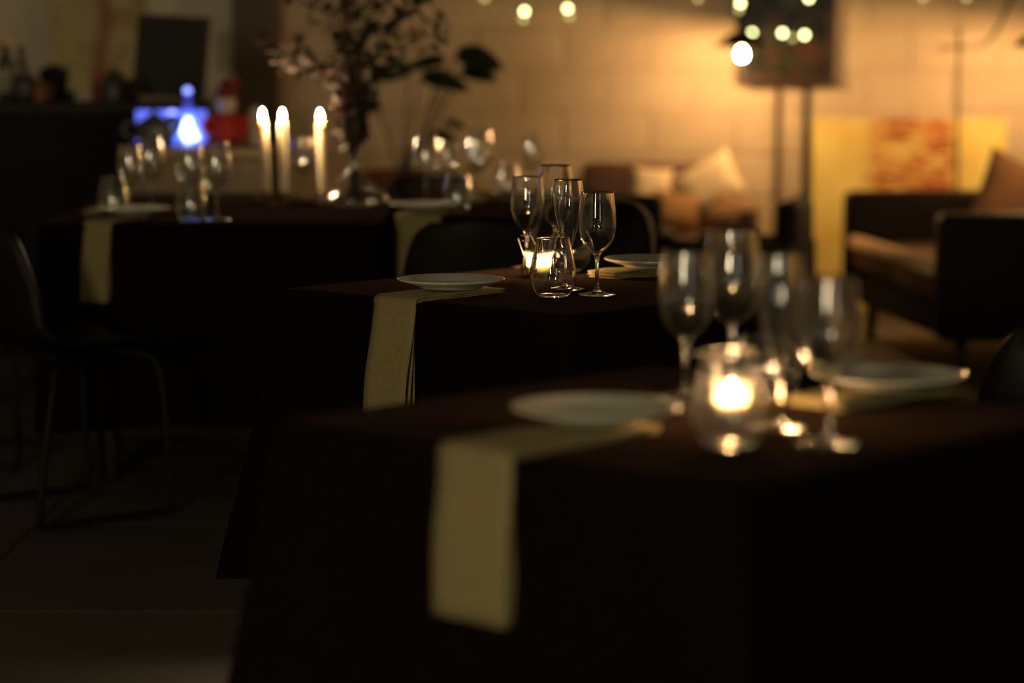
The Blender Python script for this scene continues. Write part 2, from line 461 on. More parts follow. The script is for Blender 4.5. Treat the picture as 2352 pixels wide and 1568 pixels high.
# ------------------------------------------------------------------ glassware
def wall(outer, t):
    """closed thin-walled profile from an outer profile (bottom to rim)"""
    o = cr(outer, 4)
    inner = []
    for i, p in enumerate(o):
        tg = (o[min(i+1, len(o)-1)] - o[max(i-1, 0)]); nn = Vector((-tg.y, tg.x))
        nn = nn.normalized() if nn.length > 0 else Vector((0, 1))
        q = p + nn * t
        inner.append(Vector((max(q.x, 0), q.y)))
    inner = [q for q in inner if q.x > 1e-4]
    prof = [(p.x, p.y) for p in o] + [(q.x, q.y) for q in reversed(inner)] + [(0, inner[0].y)]
    return prof
KIND = {
 'wine': dict(foot=.0385, stem=.083, bowl=[(0, .0815), (.009, .083), (.021, .093), (.0315, .109), (.0368, .128), (.0377, .143), (.0362, .168), (.0335, .192), (.0322, .204)]),
 'tall': dict(foot=.040, stem=.092, bowl=[(0, .0905), (.010, .092), (.024, .102), (.0355, .120), (.0415, .142), (.0425, .158), (.0405, .184), (.0365, .21), (.0345, .226)]),
 'flute': dict(foot=.034, stem=.082, bowl=[(0, .080), (.0065, .082), (.012, .096), (.0205, .124), (.0275, .153), (.0308, .178), (.0312, .196), (.0300, .211), (.0285, .2225)]),
}
def glass_proto(kind, soft, name, cat):
    k = KIND[kind]; t = thing(name, 'x', cat)
    gm = (G_bowl, G_bowl_soft, G_bowl_far)[int(soft)]
    b = B(); lathe(b, wall(k['bowl'], .0013), 48); link('bowl', b, gm, t)
    s = k['stem']
    b = B(); lathe(b, [(0, .0085)] + [tuple(v) for v in cr([(.0075, .009), (.0048, .016), (.0040, .03), (.0037, .05), (.0042, s - .016), (.0065, s - .006), (.011, s + .003)], 4)] + [(0, s - .001)], 24)
    link('stem', b, G_solid if not soft else gm, t)
    f = k['foot']
    b = B(); lathe(b, [(0, .0004), (f - .001, .0004), (f, .0012), (f - .001, .002), (f*.7, .0033), (f*.35, .0058), (.0075, .009), (0, .009)], 48); link('foot', b, G_solid if not soft else gm, t)
    return t
TUMB = [(0, 0), (.022, .0), (.030, .003), (.0385, .013), (.0436, .028), (.045, .042), (.0437, .06), (.0392, .085), (.0335, .109), (.0318, .1175)]
GLOBE = [(0, 0), (.022, 0), (.032, .004), (.044, .018), (.0505, .038), (.0495, .056), (.043, .073), (.034, .085), (.0305, .091)]
def tumbler_proto(prof, soft, name):
    t = thing(name, 'x', 'glass'); gm = (G_bowl, G_bowl_soft, G_bowl_far)[int(soft)]
    b = B(); lathe(b, wall(prof, .0016), 48); link('wall', b, gm, t)
    b = B(); lathe(b, [(0, .0018), (.020, .0018), (.027, .0035), (.029, .0065), (.024, .0085), (0, .0085)], 36); link('thick_base', b, G_solid if not soft else gm, t)
    return t
PROTO = {}
def put(kind, soft, x, y, label, rz=0):
    key = (kind, soft); z = .7512
    if key not in PROTO:
        if kind in KIND:
            nm = {'wine': 'wine_glass', 'tall': 'large_wine_glass', 'flute': 'champagne_flute'}[kind]
            o = glass_proto(kind, soft, nm, 'flute' if kind == 'flute' else 'wine glass')
        else:
            o = tumbler_proto(TUMB if kind == 'tumb' else GLOBE, soft, 'stemless_tumbler' if kind == 'tumb' else 'round_tumbler')
        PROTO[key] = o
        o.location = (x, y, z); o.rotation_euler = (0, 0, rz); o['label'] = label
    else: o = dup(PROTO[key], (x, y, z), rz, label)
    o['group'] = {'wine': 'wine glasses', 'tall': 'large wine glasses', 'flute': 'champagne flutes', 'tumb': 'stemless tumblers', 'globe': 'round tumblers'}[kind]
    return o
# central table (sharp)
put('wine', False, .034, 5.385, 'sharp wine glass furthest left in the central cluster, behind the votive candle')
gB = put('wine', False, .168, 4.760, 'sharp wine glass standing furthest right and nearest in the central cluster')
put('tall', False, .098, 5.455, 'tallest rearmost wine glass of the central cluster')
gF = put('flute', False, .1125, 4.875, 'slim champagne flute in the middle of the central cluster')
put('tumb', False, .080, 4.700, 'stemless tumbler at the front of the central cluster')
put('globe', False, .122, 5.25, 'round low tumbler behind the flute in the central cluster')
def reflection_lines(g, kind, rows, wid):  # thin pale tubes draw wavy reflections onto the bowl
    prof = cr(KIND[kind]['bowl'], 6); M = MATS.get('reflection_line') or pmat('reflection_line', (.36, .38, .24), .8)
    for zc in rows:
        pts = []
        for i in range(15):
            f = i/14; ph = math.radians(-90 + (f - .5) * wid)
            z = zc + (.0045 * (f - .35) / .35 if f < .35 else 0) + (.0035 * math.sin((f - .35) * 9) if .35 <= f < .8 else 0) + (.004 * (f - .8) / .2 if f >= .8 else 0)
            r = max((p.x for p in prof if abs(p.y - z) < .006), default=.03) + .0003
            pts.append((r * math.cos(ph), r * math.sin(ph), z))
        b = B(); tube(b, pts, .00028, 4); link('reflection_line', b, M, g)
reflection_lines(gB, 'wine', (.169, .158, .149, .142, .131), 46)
reflection_lines(gF, 'flute', (.202, .193, .181), 44)
# foreground table (blurred)
put('wine', True, .384, 2.908, 'large blurred wine glass at the right of the foreground cluster')
put('wine', True, .240, 3.315, 'blurred wine glass at the left of the foreground cluster')
put('tall', True, .313, 3.42, 'blurred tall wine glass at the back of the foreground cluster')
put('flute', True, .337, 3.03, 'blurred champagne flute behind the right foreground wine glass')
put('tumb', True, .262, 2.875, 'blurred stemless tumbler in front of the foreground candle')
put('globe', True, .345, 3.28, 'blurred round tumbler behind the foreground candle')
# left table
put('tumb', 2, -1.177, 7.135, 'small tumbler furthest left on the candle table')
put('wine', 2, -1.150, 7.29, 'wine glass left of the pair behind the leftmost tumbler on the candle table')
put('tall', 2, -1.105, 7.40, 'taller wine glass right of the pair behind the leftmost tumbler on the candle table')
put('tumb', 2, -.919, 6.92, 'tumbler on the candle table front edge, beneath the blue glow')
put('tall', 2, -.945, 7.10, 'tall wine glass between the blue glow and the front tumbler')
put('tall', 2, -.849, 6.95, 'front wine glass of the candle table, left of the tapers')
put('wine', 2, -.688, 7.98, 'wine glass standing behind the second and third taper candles')
# rear table
put('tall', 2, -.265, 7.46, 'wine glass furthest left on the rear table, beside the plate')
put('tumb', 2, -.164, 7.27, 'tumbler at the front of the rear table')
put('wine', 2, -.208, 7.78, 'wine glass behind the tumbler on the rear table')
put('wine', 2, -.125, 7.90, 'wine glass right of and behind the rear table tumbler')
put('tall', 2, -.105, 8.12, 'tall wine glass in the middle of the rear table back row')
put('tumb', 2, -.015, 7.98, 'low tumbler standing alone between rear table wine glasses')
put('wine', 2, .069, 8.22, 'wine glass furthest right at the back of the rear table')

# ------------------------------------------------------------------ votive tea lights
def votive(x, y, label, tlabel, rz):
    t = thing('votive_holder', label, 'candle holder', (x, y, .7512), rz, 'wire votive holders')
    b = B(); lathe(b, [(0, .007), (.021, .007), (.0245, .009), (.0262, .03), (.0272, .041), (.030, .047), (.0348, .0535), (.0348, .0548), (.0333, .0545), (.0285, .048), (.0258, .041), (.0248, .03), (.0232, .0105), (0, .0095)], 48)
    link('glass_cup', b, G_cup, t)
    b = B(); torus(b, .0305, .0011, .0425); link('ring', b, M_wire, t)
    for i in range(4):
        a = i * PI/2 + .35; c2 = a + .55; c3 = a + 1.05
        b = B()
        tube(b, [(.046*math.cos(a), .046*math.sin(a), .0015), (.0318*math.cos(c2), .0318*math.sin(c2), .043), (.047*math.cos(c3), .047*math.sin(c3),   .084), (.050*math.cos(c3 + .5), .050*math.sin(c3 + .5), .086 - .006*(i % 2))], .0012, 6)
        link('wire_leg', b, M_wire, t)
    q = thing('tea_light', tlabel, 'candle', (x, y, .7512), 0, 'tea lights')
    b = B(); lathe(b, [(0, .0102), (.0205, .0102), (.0215, .0115), (.0218, .0245), (.019, .0255), (0, .0245)], 32); link('wax', b, M_wax, q)
    b = B(); tube(b, [(0, 0, .0245), (.0008, 0, .0285), (.0012, 0, .031)], .0007, 6); link('wick', b, M_cord, q)
    b = B(); lathe(b, [(0, .0295)] + [tuple(v) for v in cr([(.0028, .031), (.0048, .0345), (.0046, .039), (.0028, .0445), (.0008, .050)], 3)] + [(0, .0512)], 16); link('flame', b, E_tea, q)
votive(.057, 5.16, 'clear votive cup in a spiky wire stand among the focused glasses', 'lit tea light inside the focused votive cup', .5)
votive(.286, 3.11, 'blurred votive cup in a wire stand among the foreground glasses', 'lit tea light glowing white in the blurred foreground votive cup', 1.1)

# ------------------------------------------------------------------ taper candles, curved holders, decanter, bouquet
def taper(x, y, z, h, lean, label):
    t = thing('taper_candle', label, 'candle', (x, y, z), 0, 'lit taper candles')
    t.rotation_euler = (0, lean, 0)
    b = B(); lathe(b, [(0, 0), (.0128, 0), (.0134, .004), (.0130, h*.5), (.0124, h - .004), (.0095, h), (.003, h - .002), (0, h - .003)], 24); link('shaft', b, M_wax, t)
    b = B(); tube(b, [(0, 0, h - .004), (.001, 0, h + .008)], .0009, 6); link('wick', b, M_cord, t)
    b = B(); lathe(b, [(0, h + .003)] + [tuple(v) for v in cr([(.004, h + .006), (.0062, h + .012), (.0056, h + .019), (.003, h + .027), (.0008, h + .033)], 3)] + [(0, h + .0345)], 16); link('flame', b, E_flame, t)
taper(-.774, 7.62, .786, .234, -.035, 'lit ivory taper candle, leftmost of the three')
taper(-.718, 7.62, .786, .234, -.012, 'lit ivory taper candle in the middle of the three')
taper(-.600, 7.68, .786, .230, -.03, 'lit ivory taper candle beside the glass decanter')
def crescent(x, y, L, cups, label):
    t = thing('crescent_candle_holder', label, 'candle holder', (x, y, .7512), 0, 'curved candle holders')
    b = B(); n = 14; grid = []
    for i in range(n + 1):
        u = (i/n - .5) * 2; px = u * L/2; pz = .003 + .034 * u*u
        grid.append([(px, -.02*(1 - .55*u*u), pz), (px, .0, pz + .0), (px, .02*(1 - .55*u*u), pz)])
    sheet(b, grid); solidify(b, .0025); link('curved_dish', b, M_bronze, t)
    for cx in cups:
        z0 = .003 + .034 * (cx / (L/2))**2
        b = B(); lathe(b, [(0, z0), (.012, z0), (.0135, .026), (.0162, .033), (.0162, .046), (.0145, .046), (.0145, .0345), (0, .0345)], 20, (cx, 0, 0)); link('cup', b, M_bronze, t)
crescent(-.746, 7.62, .15, (-.028, .028), 'curved bronze candle holder carrying the two left tapers')
crescent(-.600, 7.68, .10, (0.0,), 'curved bronze candle holder under the taper beside the decanter')

dec = thing('glass_decanter', 'clear glass decanter with flared lip and broad base holding dried branches', 'vase', (-.497, 7.60, .7512))
b = B(); lathe(b, wall([(0, .002), (.06, .001), (.098, .005), (.110, .018), (.104, .034), (.075, .062), (.045, .090), (.025, .113), (.0205, .135), (.0225, .17), (.028, .21), (.036, .25), (.0405, .265)], .0022), 56); link('body', b, G_vase, dec)
b = B(); torus(b, .0398, .0018, .265); link('lip', b, G_vase, dec)

bq = thing('dried_bouquet', 'bunch of dried russet and olive leafy branches in the glass decanter', 'bouquet', (-.497, 7.60, .7512))
lb = B()
for a in ((0, 0, 0), ): pass
def leaf_mesh(bm, L, W, bend=.2):
    n = 5; rows = []
    for i in range(n + 1):
        f = i/n; ww = W * math.sin(PI * min(.97, f*.95 + .03)) ** .8; z = -bend * L * f*f
        rows.append([(f*L, -ww/2, z + ww*.12), (f*L, 0, z), (f*L, ww/2, z + ww*.12)])
    return sheet(bm, rows)
b1 = B(); leaf_mesh(b1, .034, .016); me_a = bpy.data.meshes.new('leaf_olive'); b1.to_mesh(me_a); b1.free(); me_a.materials.append(M_dleaf)
b1 = B(); leaf_mesh(b1, .030, .013); me_b = bpy.data.meshes.new('leaf_russet'); b1.to_mesh(me_b); b1.free(); me_b.materials.append(M_rleaf)
rng = random.Random(11)
sprig_r = B(); sprig_o = B()
NL = 0
for i in range(34):
    a = -1 + 2 * i / 33
    tipx = a * .30 + rng.uniform(-.03, .03) + .012; tipy = rng.uniform(-.12, .12)
    tipz = .50 + .42 * (1 - abs(a) ** 1.6) + rng.uniform(-.06, .06)
    if a < -.75: tipz = rng.uniform(.40, .62)
    root = Vector((rng.uniform(-.03, .03), rng.uniform(-.03, .03), .015)); neck = Vector((rng.uniform(-.012, .012) - .006, rng.uniform(-.012, .012), .15))
    lip = Vector((a * .022, tipy*.1, .27)); tip = Vector((tipx, tipy, tipz))
    mid = lip.lerp(tip, .5) + Vector((-.1*tipx, 0, .06))
    path = cr([root, neck, lip, mid, tip], 5)
    b1 = B(); tube(b1, path, [.0022 - .0014*k/(len(path)-1) for k in range(len(path))], 5); br = link('branch', b1, M_twig, bq)
    russet = (a < -.15 and rng.random() < .65) or rng.random() < .15
    nl = 8 if NL < 290 else 0
    for k in range(26):
        f = .36 + .64 * (k + rng.random()) / 26; fi = f * (len(path) - 1); j = min(int(fi), len(path) - 2); p = path[j].lerp(path[j+1], fi - j)
        b3 = B(); leaf_mesh(b3, .034, .019); sc = rng.uniform(.7, 1.5)
        b3.transform(Matrix.Translation(p + Vector((rng.uniform(-.02, .02), rng.uniform(-.02, .02), rng.uniform(-.01, .02)))) @ Matrix.Rotation(rng.uniform(0, 6.28), 4, 'Z') @ Matrix.Rotation(rng.uniform(-1.2, .6), 4, 'Y') @ Matrix.Rotation(rng.uniform(-1, 1), 4, 'X') @ Matrix.Scale(sc, 4))
        me_ = bpy.data.meshes.new('t'); b3.to_mesh(me_); b3.free(); (sprig_r if russet else sprig_o).from_mesh(me_); bpy.data.meshes.remove(me_)
    for k in range(nl):
        f = .42 + .58 * (k + rng.random()*.6) / nl
        fi = f * (len(path) - 1); j = min(int(fi), len(path) - 2); p = path[j].lerp(path[j+1], fi - j)
        o = bpy.data.objects.new('leaf', me_b if russet else me_a); C.objects.link(o); o.parent = br
        o.location = p; o.rotation_euler = (rng.uniform(-1, 1), rng.uniform(-1.1, .5), rng.uniform(0, 2*PI)); s = rng.uniform(.7, 1.45); o.scale = (s, s, s)
        NL += 1

for bm_, mt_ in ((sprig_r, M_rleaf), (sprig_o, M_dleaf)):
    o = link('small_leaves', bm_, mt_, bq); o['kind'] = 'stuff'

# ------------------------------------------------------------------ dining chairs
def chair_proto():
    t = thing('dining_chair', 'x', 'chair', group='dark shell chairs')
    prof = [(.225, .435, .40), (.20, .455, .42), (.08, .447, .44), (-.06, .443, .44), (-.145, .462, .43), (-.195, .53, .42), (-.225, .62, .395), (-.245, .70, .36), (-.257, .755, .31), (-.261, .782, .235)]
    pts = cr([(a, b_, c) for a, b_, c in prof], 3); grid = []
    for j, p in enumerate(pts):
        f = j / (len(pts) - 1); row = []
        for q in range(13):
            s = (q/12 - .5) * 2
            lift = (.035 * s*s if f < .5 else .0); fwd = (.05 * s*s * (1 if f > .45 else 0) * min(1, (f - .45) * 5) if f > .45 else 0)
            row.append((s * p.z/2, p.x + fwd, p.y + lift * (1 - abs(f - .35))))
        grid.append(row)
    b = B(); sheet(b, grid); solidify(b, .012); link('seat_shell', b, M_bl_leather, t)
    for sx in (-1, 1):
        x1 = sx*.15; x2 = sx*.228
        pts = cr([(x1, .13, .437), (x2 - sx*.02, .175, .40), (x2, .188, .2), (x2, .193, .03), (x2, .16, .0105), (x2, 0, .0105), (x2, -.16, .0105), (x2, -.193, .03), (x2, -.175, .2), (x2 - sx*.02, -.13, .40), (x1, -.09, .437)], 3)
        b = B(); tube(b, pts, .0095, 8); link('sled_leg', b, M_blk_metal, t)
    b = B(); tube(b, [(-.15, .13, .433), (.15, .13, .433)], .008, 8); link('crossbar', b, M_blk_metal, t)
    b = B(); tube(b, [(-.15, -.09, .433), (.15, -.09, .433)], .008, 8); link('crossbar', b, M_blk_metal, t)
    return t
CH = chair_proto()
CH.location = (-1.21, 6.45, 0); CH.rotation_euler = (0, 0, math.radians(-51.5)); CH['label'] = 'dark shell chair with sled legs at the left edge of the picture'
dup(CH, (-.10, 6.64, 0), 0, 'dark shell chair seen from behind, in front of the rear table')
dup(CH, (-1.66, 7.33, 0), math.radians(-90), 'dark shell chair beyond the left edge chair, at the candle table end')
dup(CH, (.79, 3.72, 0), math.radians(137), 'dark shell chair at the right edge, behind the foreground plate')
dup(CH, (-.30, 8.80, 0), PI, 'dark shell chair at the far end of the rear table')
# rimmed chair
t = thing('rimmed_chair', 'black dining chair with a thin bronze rim round its rounded backrest', 'chair', (.18, 6.03, 0), math.radians(172))
b = B(); grid = []
for j in range(9):
    f = j/8; z = .50 + .342*f; wd = .30 * (1 if f < .7 else math.sqrt(max(.0, 1 - ((f - .7)/.42)**2)))
    grid.append([((q/8 - .5)*wd, -.19 - .05*f + .03*(q/4 - 1)**2, z) for q in range(9)])
sheet(b, grid); solidify(b, .025); link('backrest', b, M_blk_uphol, t)
rim = cr([(-.155, -.18, .44), (-.155, -.195, .62), (-.152, -.215, .77), (-.125, -.225, .83), (-.06, -.233, .85), (.06, -.233, .85), (.125, -.225, .83), (.152, -.215, .77), (.155, -.195, .62), (.155, -.18, .44)], 4)
b = B(); tube(b, rim, .009, 8); link('rim', b, pmat('tan_piping', (.20, .12, .06), .6), t)
b = B(); rbox(b, (0, .0, .44), (.34, .36, .06), .02); link('seat', b, M_blk_uphol, t)
for sx in (-1, 1):
    for sy in (-1, 1):
        b = B(); tube(b, [(sx*.14, sy*.15, .42), (sx*.16, sy*.175, 0.001)], [.011, .008], 8); link('leg', b, M_bronze, t)

# ------------------------------------------------------------------ sofas, armchairs, cushions
def seating(name, label, cat, loc, rz, Wd, D, seat_h, arm_h, back_h, mat, arm_t=.11, back_t=.16, leg_h=.16, n_seat=2, group=None, leg_mat=None, round_back=.04, seat_mat=None):
    t = thing(name, label, cat, loc, rz, group)      # local: faces +y
    b = B(); rbox(b, (0, -.01, (leg_h + seat_h - .113)/2), (Wd - .01, D - .06, seat_h - .113 - leg_h), .012); link('base', b, mat, t)
    b = B(); rbox(b, (0, -D/2 + back_t/2, (leg_h + back_h)/2 + .02), (Wd - 2*arm_t + .02, back_t, back_h - leg_h - .04), round_back, 4); link('back', b, mat, t)
    for sx in (-1, 1):
        b = B(); rbox(b, (sx*(Wd/2 - arm_t/2), .0, (leg_h + arm_h)/2), (arm_t, D, arm_h - leg_h), .035, 4); link('arm', b, mat, t)
    sw = (Wd - 2*arm_t) / n_seat
    for i in range(n_seat):
        b = B(); rbox(b, (-Wd/2 + arm_t + sw*(i + .5), back_t/2 + .0, seat_h - .055), (sw - .008, D - back_t - .03, .12), .03, 4); link('seat_cushion', b, seat_mat or mat, t)
    if seat_mat:  # added pale roll puts the lamplit edge band into the seat's colour
        b = B(); tube(b, [(-Wd/2 + arm_t + .01, D/2 - .03, seat_h + .002), (Wd/2 - arm_t - .01, D/2 - .03, seat_h + .002)], .032, 12); link('lit_edge_roll', b, pmat('lit_edge_tan', (.70, .46, .25), .8), t)['label'] = 'pale roll added for the lit band on the seat front'
    for sx in (-1, 1):
        for sy in (-1, 1):
            b = B(); tube(b, [(sx*(Wd/2 - .12), sy*(D/2 - .12), leg_h + .01), (sx*(Wd/2 - .11), sy*(D/2 - .11), .001)], [.026, .022], 8); link('leg', b, leg_mat or M_dwood, t)
    return t
seating('leather_sofa', 'brown leather sofa with pale cushions against the block wall under the left lamp', 'sofa', (.68, 11.13, 0), PI, .84, .82, .42, .55, .722, M_br_leather, n_seat=2, arm_t=.08)
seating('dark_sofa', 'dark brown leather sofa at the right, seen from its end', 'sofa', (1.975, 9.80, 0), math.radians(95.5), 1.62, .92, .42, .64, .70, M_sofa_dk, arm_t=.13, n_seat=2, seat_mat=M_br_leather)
seating('dark_armchair', 'black armchair with its back to the camera, in front of the brown sofa', 'armchair', (.41, 9.86, 0), 0, .50, .56, .40, .52, .672, M_blk_uphol, arm_t=.07, n_seat=1, group='black armchairs')
t = seating('dark_armchair', 'black armchair turned left, between the brown sofa and the dark sofa', 'armchair', (.93, 9.66, 0), math.radians(72), .50, .50, .40, .50, .66, M_blk_uphol, arm_t=.07, back_t=.09, n_seat=1, group='black armchairs')
def cushion(x, y, z, w, h, th, rot, mat, label):
    b = B(); n = 10; top = []
    for s in (1, -1):
        grid = []
        for i in range(n + 1):
            row = []
            for j in range(n + 1):
                u = i/n*2 - 1; v = j/n*2 - 1
                e = (max(0, 1 - u**4) * max(0, 1 - v**4)) ** .5
                pin = 1 - .06 * (1 - abs(u)) - 0
                row.append((u*w/2*(1 - .07*(1 - v*v)), s*th/2*e, v*h/2*(1 - .07*(1 - u*u))))
            grid.append(row)
        sheet(b, grid)
    bmesh.ops.remove_doubles(b, verts=b.verts[:], dist=.0005); bmesh.ops.recalc_face_normals(b, faces=b.faces[:])
    o = link('cushion', b, mat, None, (x, y, z)); o.rotation_euler = rot
    return tag(o, label, 'cushion', 'sofa cushions')
cushion(.64, 11.19, .60, .20, .24, .10, (-.45, .08, 0), M_cream, 'pale cushion at the middle of the brown sofa')
cushion(.915, 11.17, .62, .30, .27, .11, (-.5, -.5, -.1), M_cream, 'brightly lit pale cushion tilted at the right end of the brown sofa')
cushion(.745, 10.97, .52, .22, .2, .09, (-.6, .2, .1), M_tan, 'small tan cushion between the two pale sofa cushions')
cushion(1.0, 10.92, .515, .22, .19, .09, (-.7, .3, -.2), M_tan, 'small tan cushion lying before the brightest pale cushion')
cushion(2.07, 9.87, .62, .38, .36, .13, (-.25, .42, .1), pmat('brown_cushion', (.17, .085, .04), .9, var=.2, scale=25, bump=.2), 'big brown cushion propped up on the dark sofa')

# ------------------------------------------------------------------ pendant lamps
def pendant(x, y, zr, label):
    """opaque shallow shade with the bulb showing beneath its rim"""
    t = thing('pendant_lamp', label, 'lamp', (x, y, zr), 0, 'pendant lamps')
    b = B(); lathe(b, [(.012, .075), (.03, .068), (.08, .044), (.133, .002), (.135, 0), (.132, .0005), (.078, .040), (.028, .064), (.012, .071)], 40); link('shade', b, M_blk_metal, t)
    b = B(); tube(b, [(0, 0, .07), (0, 0, .115)], .014, 12); link('cap', b, M_blk_metal, t)
    b = B(); tube(b, [(0, 0, .11), (0, 0, 3.205 - zr)], .0028, 6); link('cord', b, M_cord, t)
    b = B(); tube(b, [(0, 0, .062), (0, 0, -.010)], .011, 12); link('socket', b, M_brass, t)
    b = B(); lathe(b, [(0, -.058)] + [tuple(v) for v in cr([(.008, -.0565), (.0165, -.051), (.0205, -.040), (.0195, -.028), (.015, -.016), (.011, -.010)], 3)] + [(0, -.010)], 20); link('bulb', b, E_bulb, t)
pendant(1.048, 11.1, 1.262, 'black shallow pendant lamp with a glowing bulb before the framed picture')
pendant(2.385, 11.0, 1.262, 'black pendant lamp half out of frame at the right edge')
pendant(2.26, 9.55, 1.27, 'black pendant lamp over the dark sofa, beyond the right edge of the picture')

# ------------------------------------------------------------------ picture on its stand, leaning canvas, microphone stand
st = thing('picture_stand', 'tall stand of two slim posts carrying the framed picture', 'stand', (1.297, 11.575, 0))
b = B(); rbox(b, (-.03, 0, .85), (.03, .02, 1.68), .003, 1); link('post', b, M_gpole, st, smooth=False)
b = B(); rbox(b, (.105, 0, .85), (.028, .022, 1.68), .003, 1); link('post', b, M_cord, st, smooth=False)['label'] = 'black post'
b = B(); rbox(b, (.04, -.02, 1.086), (.44, .04, .018), .003, 1); link('ledge', b, M_frame, st, smooth=False)
b = B(); rbox(b, (0, -.045, .012), (.24, .10, .02), .004, 1); link('foot', b, M_dwood, st, smooth=False)
pf = thing('framed_picture', 'dark painting in a brown frame standing on the tall posts', 'picture', (1.297, 11.545, 1.0965))
W_, H_ = .468, .62
for (c, s) in (((0, 0, .016), (W_, .03, .032)), ((0, 0, H_ - .016), (W_, .03, .032)), ((-W_/2 + .016, 0, H_/2), (.032, .03, H_ - .064)), ((W_/2 - .016, 0, H_/2), (.032, .03, H_ - .064))):
    b = B(); rbox(b, c, s, .004, 1); link('frame_rail', b, M_frame, pf, smooth=False)
m, n, l, crr, bs, tc = painting_mat('dark_painting', [(.0, (.001, .0015, .001)), (.38, (.002, .0025, .001)), (.47, (.018, .024, .009)), (.54, (.06, .018, .005)), (.60, (.005, .007, .003)), (1, (.045, .04, .012))], (1.6, 1, 1.8), 3.1, .25, .3)
b = B(); box(b, (0, .004, H_/2), (W_ - .05, .01, H_ - .05)); link('painted_panel', b, m, pf, smooth=False)

cv = thing('canvas_painting', 'large yellow and red abstract canvas leaning on the block wall behind the dark sofa', 'painting', (1.885, 11.46, .002))
cv.rotation_euler = (-.06, 0, 0)
m, n, l, crr, bs, tc = painting_mat('yellow_red_abstract', [(.0, (.10, .04, .02)), (.36, (.22, .07, .025)), (.45, (.52, .15, .05)), (.52, (.62, .36, .11)), (.60, (.70, .52, .16)), (1, (.72, .62, .22))], (3.0, 1, 9), 1.7, .6, .25, 2.3)
# plain yellow to both sides, reds gathered in the middle of the canvas
sx = n.new('ShaderNodeSeparateXYZ'); l.new(tc.outputs['Generated'], sx.inputs[0])
g1 = n.new('ShaderNodeMapRange'); g1.interpolation_type = 'SMOOTHSTEP'; g1.inputs[1].default_value = .22; g1.inputs[2].default_value = .36; l.new(sx.outputs[0], g1.inputs[0])
g2 = n.new('ShaderNodeMapRange'); g2.interpolation_type = 'SMOOTHSTEP'; g2.inputs[1].default_value = .80; g2.inputs[2].default_value = .68; l.new(sx.outputs[0], g2.inputs[0])
mu = n.new('ShaderNodeMath'); mu.operation = 'MULTIPLY'; l.new(g1.outputs[0], mu.inputs[0]); l.new(g2.outputs[0], mu.inputs[1])
ns2 = n.new('ShaderNodeTexNoise'); ns2.inputs['Scale'].default_value = 4; l.new(tc.outputs['Generated'], ns2.inputs[0])
yr = n.new('ShaderNodeValToRGB'); yr.color_ramp.elements[0].position = .3; yr.color_ramp.elements[0].color = (.70, .49, .12, 1); yr.color_ramp.elements[1].position = .7; yr.color_ramp.elements[1].color = (.82, .72, .25, 1)
l.new(ns2.outputs['Fac'], yr.inputs[0])
mx = n.new('ShaderNodeMix'); mx.data_type = 'RGBA'; l.new(mu.outputs[0], mx.inputs[0]); l.new(yr.outputs[0], mx.inputs[6]); l.new(crr.outputs[0], mx.inputs[7]); l.new(mx.outputs[2], bs.inputs['Base Color'])
b = B(); rbox(b, (0, 0, .462), (.915, .028, .924), .004, 1); link('canvas', b, m, cv, smooth=False)
for sxx in (-1, 1):
    b = B(); box(b, (sxx*.43, .02, .462), (.04, .012, .90)); link('stretcher_bar', b, M_gpole, cv, smooth=False)

ms = thing('microphone_stand', 'thin brown stand with a short crossbar and a cable rising to the right', 'stand', (2.011, 10.95, 0))
b = B(); lathe(b, [(0, .001), (.11, .001), (.115, .008), (.09, .016), (.012, .022), (0, .022)], 32); link('base', b, M_blk_metal, ms)
b = B(); tube(b, [(0, 0, .02), (.0, 0, .7), (-.002, 0, 1.345)], [.0095, .009, .0075], 10); link('pole', b, M_pole, ms)
b = B(); tube(b, [(-.078, 0, 1.258), (.092, 0, 1.263)], .006, 8); link('crossbar', b, M_pole, ms)
b = B(); tube(b, [(-.075, 0, 1.252), (-.078, 0, 1.238)], .008, 8); link('hook', b, M_pole, ms)
b = B(); tube(b, cr([(.088, 0, 1.263), (.125, 0, 1.283), (.165, .0, 1.335), (.20, .0, 1.41), (.235, .0, 1.49), (.29, .02, 1.60), (.30, .04, 1.9)], 5), .008, 8); link('cable', b, M_cord, ms)

# ------------------------------------------------------------------ string lights
def fairy(label, pts, bulbs, drop=.012):
    t = thing('string_lights', label, 'string lights', tuple(pts[0]), 0, 'fairy light strings')
    o = Vector(pts[0])
    b = B(); tube(b, [Vector(p) - o for p in cr(pts, 6)], .0016, 5); link('wire', b, M_cord, t)
    for p, dim in bulbs:
        p = Vector(p) - o
        bl = B(); lathe(bl, [(0, -.014)] + [tuple(v) for v in cr([(.006, -.0125), (.0115, -.004), (.0105, .004), (.005, .0095)], 3)] + [(0, .0095)], 14, tuple(p)); link('bulb', bl, E_fairy2 if dim else E_fairy, t)
        s = B(); tube(s, [p + Vector((0, 0, .009)), p + Vector((0, 0, .022))], .0045, 8); link('socket', s, M_cord, t)
Z = .024
A = [(-.127, 11.32, 1.490), (.058, 11.32, 1.428), (.258, 11.32, 1.441), (.862, 11.3, 1.488), (1.028, 10.99, 1.458)]
fairy('fairy light string swagged along the top of the block wall left of the picture', [(-.4, 11.5, 1.62)] + [(x, y, z + Z) for x, y, z in A] + [(1.2, 11.0, 1.60)],
      [((x, y, z), i in (0, 3)) for i, (x, y, z) in enumerate(A)] + [((.052, 11.36, 1.394), True), ((.268, 11.36, 1.408), True), ((1.022, 10.99, 1.43), True)])
Bp = [(1.103, 11.2, 1.327), (1.243, 11.2, 1.327), (1.345, 11.2, 1.318)]
